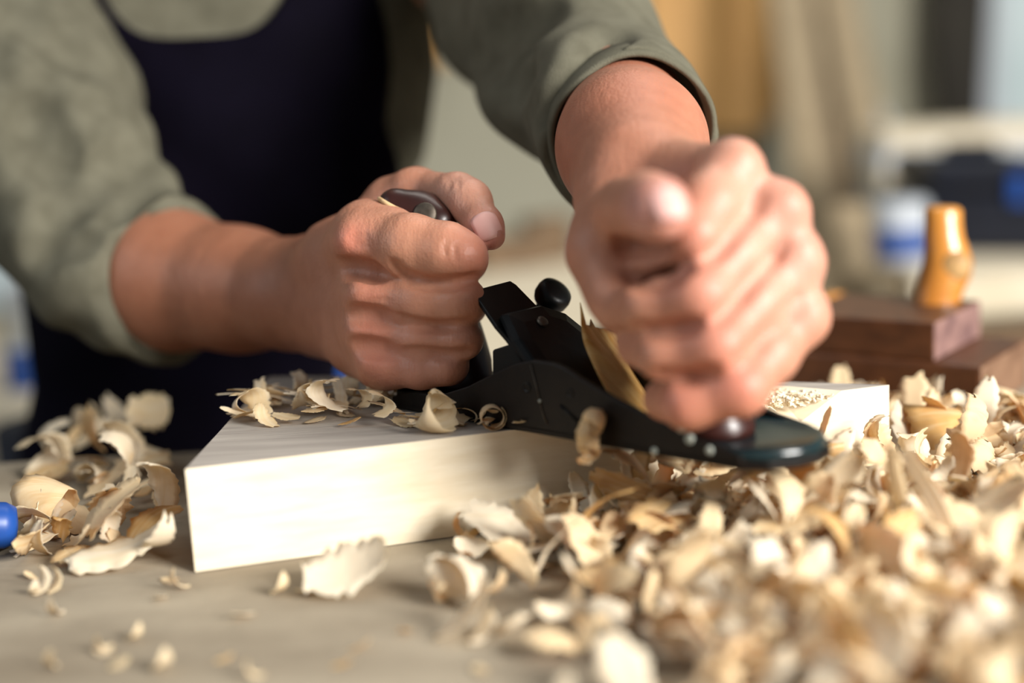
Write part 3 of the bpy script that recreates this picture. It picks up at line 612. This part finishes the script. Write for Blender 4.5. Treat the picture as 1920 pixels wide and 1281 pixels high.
# things on the back bench
def bx(name, xl, xr, y, h_, dep, d, mat, label, cat, z=zb):
    p = on(xl, y, z) if d is None else at(xl, y, d); q = on(xr, y, z) if d is None else at(xr, y, d); p = p.copy(); q = q.copy(); p[2] = q[2] = z
    e_ = empty(name, p, label, cat); return e_, p, q-p, np.array([0, dep, 0])
e_, p, ex, ey = bx('toolbox', 1728, 1990, 478, .1, .2, None, 'navy', 'navy blue plastic toolbox on the back bench', 'toolbox')
boxo('box_body', p, ex, ey, zz*.085, 'navy', e_, .012); boxo('lid', p+zz*.086+ex*.04, ex*.92, ey, zz*.045, 'navy', e_, .015)
boxo('latch', p+ex*.62-np.array([0, .012, 0])+zz*.07, ex*.12, (0, .012, 0), zz*.04, 'blue', e_, .003); boxo('handle', p+ex*.3+zz*.13+ey*.4, ex*.4, ey*.12, zz*.02, 'navy', e_, .006)
pc = on(1690, 492, zb); cn = empty('paint_can', pc, 'white and blue paint can beside the toolbox', 'can')
mesh('can_body', *lathe(pc+zz*.0005, zz, [(.034, 0), (.036, .003), (.036, .075), (.034, .078)]), 'white', cn); mesh('can_label', *lathe(pc+zz*.012, zz, [(.0365, 0), (.0368, .001), (.0368, .034), (.0365, .035)]), 'blue', cn); mesh('can_lid', *lathe(pc+zz*.078, zz, [(.033, 0), (.034, .004), (.03, .006), (.001, .006)]), 'white', cn)
p = on(1690, 440, zb); e_ = empty('paper_stack', p, 'stack of white sheets lying behind the navy toolbox', 'papers')
for i in range(5): boxo('sheet', p+np.array([.004*math.sin(i*2.1), .1+.003*i, .0+.031*i]), (.30, 0, 0), (0, .16, 0), zz*.030, 'white' if i % 2 else 'cream', e_, .002)
p = on(905, 512, zb)
for i, (dx, lb) in enumerate(((0, 'brown timber offcut on pale bench, the longer one'), (.075, 'brown timber offcut on pale bench, the shorter one'))):
    tag(boxo('timber_offcut', p+np.array([dx, .05*i, 0]), (.09-.03*i, .03, 0), (-.02, .06, 0), zz*(.045+.02*i), 'plank2'), lb, 'offcut', 'offcuts on the pale bench')
# left background
zl = -.12
pC = [on(-330, 800, zl), on(140, 770, zl), on(130, 600, zl), on(-330, 620, zl)]
bench('side_bench', pC, zl, .05, 'cream', 'warm wooden bench at far left behind the person')
pc = on(72, 640, zl); bk = empty('bucket', pc, 'white plastic bucket on the bench at far left', 'bucket')
mesh('pail', *lathe(pc, zz, [(.035, 0), (.042, .08), (.044, .082), (.041, .083), (.036, .012), (.001, .010)]), 'white', bk); V, Fc = tube([pc+np.array([.043*math.cos(q), 0, .08+.03*math.sin(q)]) for q in np.linspace(0, math.pi, 12)], [.0015]*12, 8); mesh('handle', V, Fc, 'steel', bk)
pc = on(52, 725, zl); cn = empty('paint_can', pc, 'small blue paint can at far left below the bucket', 'can'); mesh('can_body', *lathe(pc, zz, [(.022, 0), (.023, .002), (.023, .045), (.021, .047)]), 'blue', cn); mesh('can_lid', *lathe(pc+zz*.047, zz, [(.021, 0), (.021, .003), (.001, .004)]), 'white', cn)
panel('wood_board', [(-200, 380), (150, 380), (150, 575), (-200, 575)], 3.33, .02, 'paleblue', 'pale blue panel leaning on the wall at far left', 'panel')
p = on(560, 715, zb); tag(recalc(mesh('rag', *loft([np.array([p+np.array([.075*sc*math.cos(q)*(1+.2*math.sin(3*q)), .05*sc*math.sin(q)*(1+.15*math.cos(4*q)), z]) for q in np.linspace(0, 2*math.pi, 30, endpoint=False)]) for sc, z in ((1, 0), (1.02, .008), (.8, .02), (.45, .028), (.1, .03))]), 'blue')), 'crumpled blue rag on the bench behind the fist', 'rag')
# blue chisel handle entering at left
c = on(34, 985, .012); ax = np.array([-.9, -.25, .12]); V, Fc = lathe(c, ax, [(.002, 0), (.009, .001), (.0115, .006), (.012, .02), (.0105, .05), (.012, .085), (.009, .10), (.002, .101)])
ch = empty('chisel', c, 'blue handled tool poking in at the left edge of bench', 'chisel'); mesh('handle', V, Fc, 'blue', ch)
V, Fc = lathe(c+ax/np.linalg.norm(ax)*.099, ax, [(.0042, 0), (.004, .01), (.0034, .05), (.001, .052)], 12); mesh('shaft', V, Fc, 'steel', ch)

# ================================================================== SHAVINGS
def shaving_mesh(seed, L_, W_, r0, r1, pitch, cup, nl=22, nw=4, th=.00028, rag=.25, taper=.5, wob_=1.):
    g = np.random.default_rng(seed); s = np.linspace(0, 1, nl); ds = L_/(nl-1); r = r0+(r1-r0)*s; th_ = np.concatenate([[0], np.cumsum(ds/r[:-1])]); wob = g.normal(0, .12, nl).cumsum()*.25*wob_
    th_ = th_+wob; x = np.concatenate([[0], np.cumsum(np.cos(th_[:-1])*ds)]); z = np.concatenate([[0], np.cumsum(np.sin(th_[:-1])*ds)])
    pt_ = g.uniform(.25, .75); wid = W_*(1-taper*np.where(s < pt_, ((pt_-s)/pt_)**2, ((s-pt_)/(1-pt_))**1.6)*1.3).clip(.08)*(1+g.normal(0, .09, nl)); sk_ = g.uniform(-.5, .5); V = np.zeros((nl, nw+1, 3)); jag = g.normal(0, rag*ds*2.2, (2, nw+1))
    for j in range(nw+1):
        v = j/nw*2-1; jit = g.normal(0, .05, nl) if j in (0, nw) else 0
        nx, nz = -np.sin(th_), np.cos(th_); cu = cup*W_*(v*v-.4)
        V[:, j, 0] = x+nx*cu; V[:, j, 2] = z+nz*cu; V[:, j, 1] = v*wid*.5*(1+jit)+pitch*s*L_+sk_*wid*.3
        for e_, sg in ((0, -1), (nl-1, 1)):
            V[e_, j, 0] += np.cos(th_[e_])*jag[0 if e_ == 0 else 1, j]; V[e_, j, 2] += np.sin(th_[e_])*jag[0 if e_ == 0 else 1, j]
    nrm = np.stack([-np.sin(th_), np.zeros(nl), np.cos(th_)], 1)[:, None, :]
    A = (V+nrm*th/2).reshape(-1, 3); B = (V-nrm*th/2).reshape(-1, 3); n = nl*(nw+1); Fc = []
    for i in range(nl-1):
        for j in range(nw):
            q = (i*(nw+1)+j, i*(nw+1)+j+1, (i+1)*(nw+1)+j+1, (i+1)*(nw+1)+j); Fc.append(q); Fc.append(tuple(k+n for k in q[::-1]))
    for i in range(nl-1):
        for j in (0, nw):
            a, b = i*(nw+1)+j, (i+1)*(nw+1)+j; Fc.append((a, b, b+n, a+n) if j == 0 else (b, a, a+n, b+n))
    V = np.vstack([A, B]); V -= (V.min(0)+V.max(0))/2; return V, Fc
SPEC = [(46, 20, 30, 14, .05), (40, 18, 60, 24, .0), (52, 15, 12, 26, .18), (36, 22, 70, 40, .0), (60, 16, 26, 40, .12), (38, 14, 16, 40, .05), (30, 18, 26, 18, 0), (44, 22, 45, 16, .02), (48, 9, 110, 60, .1), (40, 20, 22, 50, .08), (28, 11, 10, 22, .1), (42, 24, 60, 28, 0), (22, 12, 40, 30, 0), (18, 9, 24, 40, 0)]
PROTO = []
for i, (L_, W_, r0, r1, pt) in enumerate(SPEC):
    V, Fc = shaving_mesh(100+i, L_*.001, W_*.001, r0*.001, r1*.001, pt, random.uniform(.02, .16)*random.choice((-1, 1)), rag=.5, taper=random.uniform(.2, .55))
    me = bpy.data.meshes.new('wood_shaving'); me.from_pydata(V.tolist(), [], Fc); me.update(); me.materials.append(M['shav' if i % 2 else 'shav_pale']); me.polygons.foreach_set('use_smooth', [True]*len(me.polygons)); PROTO.append((me, V))
def put(i, pos, rot, sc, label, group, rest=None, fl=.75):
    me, V = PROTO[i]; o = bpy.data.objects.new('wood_shaving', me); Rm = np.array(Euler(rot).to_matrix()); q = (V*np.array([sc, sc, sc*fl]))@Rm.T; pos = np.array(pos, float)
    if rest is not None: pos[2] = rest-q[:, 2].min()+.0002
    o.location = pos; o.rotation_euler = rot; o.scale = (sc, sc, sc*fl); COL.objects.link(o); return tag(o, label, 'shaving', group)
bu = (TR-TL)/np.linalg.norm(TR-TL)
def side(p): return (p-TL)@inw                 # >0: under/behind the board's front face
def along(p): return (p-TL)@bu
LB = np.linalg.norm(TR-TL)
def hgt(x, y):
    """height of the shaving heap over the bench"""
    p = np.array([x, y, 0]); a = along(p); s_ = -side(p)
    if a < .05: return 0
    return .034*min(1, max(0, (a-.10)/.14))*(1-.35*min(1, max(0, s_-.03)/.2))
def rr3(): return (random.gauss(0, .42)+random.choice((0, 0, math.pi)), random.gauss(0, .42), random.uniform(0, 6.28))
cnt = 0; tries = 0; heap = []
while len(heap) < 1700 and tries < 40000:
    tries += 1; x, y = random.uniform(-.16, .46), random.uniform(.40, .92); p = np.array([x, y, 0]); a = along(p); s_ = side(p)
    if s_ > -.012 and a < LB+.012: continue
    if a > LB and s_ > .13: continue
    if (p-j0)@jf > -.02 and a > LB: continue
    dens = min(1, max(.0, (a-.085)/.13)) if a < .25 else 1
    if a < .16 and s_ < -.10: dens *= .45
    if random.random() > dens: continue
    hm = hgt(x, y)
    if a > LB: hm = .016
    heap.append((p, hm))
random.shuffle(heap)
scored = []
for p, hm in heap:
    z = hm*random.random()**.7; scored.append((z/(hm+.004)+.1*random.random()-.25*max(0, p[1]-.6), p, z))
scored.sort(key=lambda t: -t[0])
stuff = []; smi = []
for n_i, (sc_, p, z) in enumerate(scored):
    i = random.randrange(14); s_ = random.uniform(.55, 1.05); rot = rr3()
    if n_i < 135:
        behind = along(p) > LB
        put(i, (p[0], p[1], 0), rot, s_, 'curled wood shaving lying to the right of the pine board' if behind else 'curled wood shaving in the heap in front of the pine board', 'shavings right of the board' if behind else 'shavings heaped in front of the board', rest=z*.75)
    else:
        me, V = PROTO[i]; q = (V*np.array([1, 1, .7])*s_*.9)@np.array(Euler(rot).to_matrix()).T; q = q+np.array([p[0], p[1], 0]); q[:, 2] += z*.6-q[:, 2].min()+.0003; stuff.append((q, [tuple(pp.vertices) for pp in me.polygons])); smi += [random.random() < .5]*len(me.polygons)
so = mesh('shaving_heap', *merge(stuff), ['shav', 'shav_pale'], None, mi=[int(q) for q in smi]); tag(so, 'deep heap of curled pine shavings in front of the board', 'shavings', kind='stuff')
# left heap, beside the board's left end
for n_i in range(85):
    px, py = random.uniform(30, 360), random.uniform(830, 1060)
    if random.random() < .35: px, py = random.uniform(200, 380), random.uniform(810, 960)
    p = on(px, py, 0)
    if along(p) > -.012 and side(p) > -.01: continue
    if py > 1010 and px > 330: continue
    put(random.randrange(14), p, rr3(), random.uniform(.55, 1.0), 'curled wood shaving in the loose pile left of the pine board', 'shavings left of the board', rest=random.uniform(0, .012) if px > 150 else 0)
for px, py in (*[(random.uniform(20, 720), random.uniform(1090, 1275)) for _ in range(14)], (100, 1110), (520, 1115), (250, 1200), (420, 1240), (640, 1250), (760, 1190), (900, 1260), (60, 1085), (300, 1125)):
    put(random.choice((12, 13, 10)), on(px, py, 0), (random.uniform(-.2, .2), random.uniform(-.2, .2), random.uniform(0, 6)), random.uniform(.4, .7), 'small stray wood flake on the bare bench in front', 'stray flakes on the bench', rest=0)
# flakes on the board's top
for n_i in range(96):
    px = random.uniform(440, 1110) if n_i % 3 else random.uniform(470, 760); lo_ = 806-(px-440)*.02; py = random.uniform(742, lo_) if px < 740 else random.uniform(786, 806)
    if px < 560: py = max(py, 880-(px-347)*1.02+22)
    p = on(px, py, T); put(random.choice((12, 13, 12, 8, 12, 2, 10)), p, (random.gauss(0, .16)+random.choice((0, math.pi)), random.gauss(0, .16), random.uniform(0, 6.28)), random.uniform(.4, .95), 'small wood flake scattered on top of the pine board', 'flakes on the board top', rest=T+random.uniform(0, .006)*(1 if 520 < px < 760 else .3), fl=.5)
# single shavings that stand out
def solo(name, V, Fc, pos, rot, mat, label, rest=None):
    Rm = np.array(Euler(rot).to_matrix()); q = np.asarray(V)@Rm.T; pos = np.array(pos, float)
    if rest is not None: pos[2] = rest-q[:, 2].min()+.0002
    me = bpy.data.meshes.new(name); me.from_pydata(q.tolist(), [], Fc); me.update(); me.materials.append(M[mat]); me.polygons.foreach_set('use_smooth', [True]*len(me.polygons))
    o = link(bpy.data.objects.new(name, me)); o.location = pos; return tag(o, label, 'shaving')
sm = shaving_mesh
solo('wood_shaving', *sm(1, .040, .026, .05, .03, 0, .05, taper=.3), on(650, 1115, 0), (.55, .1, .3), 'shav_pale', 'broad white shaving lying in front of the board foot', rest=.002)
solo('wood_shaving', *sm(2, .026, .022, .06, .04, 0, .05, taper=.2), on(285, 850, 0)+zz*.02, (1.2, .1, .2), 'shav_pale', 'white square shaving standing upright in the left pile', rest=.014)
solo('wood_shaving', *sm(3, .055, .024, .05, .06, 0, -.12, rag=.6), on(225, 1065, 0), (.3, .1, .25), 'shav_pale', 'large flat leaf shaped shaving near the left foot of board', rest=.001)
solo('wood_shaving', *sm(4, .085, .026, .010, .016, .02, .03), on(90, 1000, 0), (.3, .0, 1.2), 'shav', 'large rolled curl shaving near the blue handle', rest=0)
solo('wood_shaving', *sm(5, .09, .030, .014, .019, .02, .02, nl=30), on(1745, 868, 0), (.1, .1, 1.35), 'shav', 'large barrel shaped curl just right of the board end', rest=.0)
solo('wood_shaving', *sm(6, .050, .007, .0050, .0066, .0, .0, nl=40, taper=.1, wob_=.1), on(926, 806, T), (.05, 0, .15), 'shav', 'small ring shaped curl against the plane side', rest=T)
solo('wood_shaving', *sm(7, .060, .020, .0085, .0125, .05, .10, nl=30, taper=.9), on(818, 812, T), (3.25, -.2, 1.25), 'shav_pale', 'pod shaped curl standing beside the plane heel', rest=T)
clump = []
for i_ in range(5):
    v_, f_ = sm(80+i_, .035, .008, .003, .0065, .1, .15, nl=26, rag=.6); v_ = v_@np.array(Euler((random.uniform(0, 3), random.uniform(0, 3), random.uniform(0, 3))).to_matrix()).T; clump.append((v_+np.array([.001*(i_-2), 0, .0035*(i_-2)]), f_))
solo('wood_shaving', *merge(clump), cheekpt(1124, 812)-w*.007, (0, 0, 0), 'shav', 'crumpled curl clinging to the side of the plane')
solo('wood_shaving', *sm(9, .050, .018, .10, .06, 0, .1, rag=.5), on(1540, 925, .034), (.5, -.5, .5), 'shav_pale', 'long white splinter shaving on top of the right heap')
solo('wood_shaving', *sm(10, .05, .022, .09, .05, 0, .1, rag=.5), on(1830, 960, .03), (.3, -.3, .2), 'shav_pale', 'wide white shaving at the right edge of the heap')
solo('wood_shaving', *sm(11, .045, .02, .02, .012, 0, .05), on(1030, 960, .02), (.9, .6, .5), 'shav_pale', 'upright curled shaving leaning on the front of the board')
# the wide amber shaving rising out of the plane's mouth
P = [at(1172, 780, .662), at(1138, 732, .668), at(1112, 682, .674), at(1094, 642, .682), at(1090, 598, .69)]; P2 = [at(1240, 780, .70), at(1218, 730, .705), at(1190, 680, .71), at(1170, 645, .715), at(1160, 622, .72)]
C0, C1_ = crspline(P, 5), crspline(P2, 5); V = []; nv = 9
g = np.random.default_rng(3)
for i in range(len(C0)):
    for j in range(nv):
        t = j/(nv-1); p = C0[i]*(1-t)+C1_[i]*t; up_ = .006*math.sin(math.pi*t)+.0025*math.sin(9*t+i*.4)
        p = p+(CO-p)/np.linalg.norm(CO-p)*up_
        if i == len(C0)-1: p = p+zz*g.normal(0, .004)
        V.append(p)
V = np.array(V); Fc = [(i*nv+j, i*nv+j+1, (i+1)*nv+j+1, (i+1)*nv+j) for i in range(len(C0)-1) for j in range(nv-1)]
c = V.mean(0); o = solo('wood_shaving', V-c, Fc, c, (0, 0, 0), 'shav_amber', 'wide amber shaving curling up out of the plane mouth'); md = o.modifiers.new('s', 'SOLIDIFY'); md.thickness = .0004
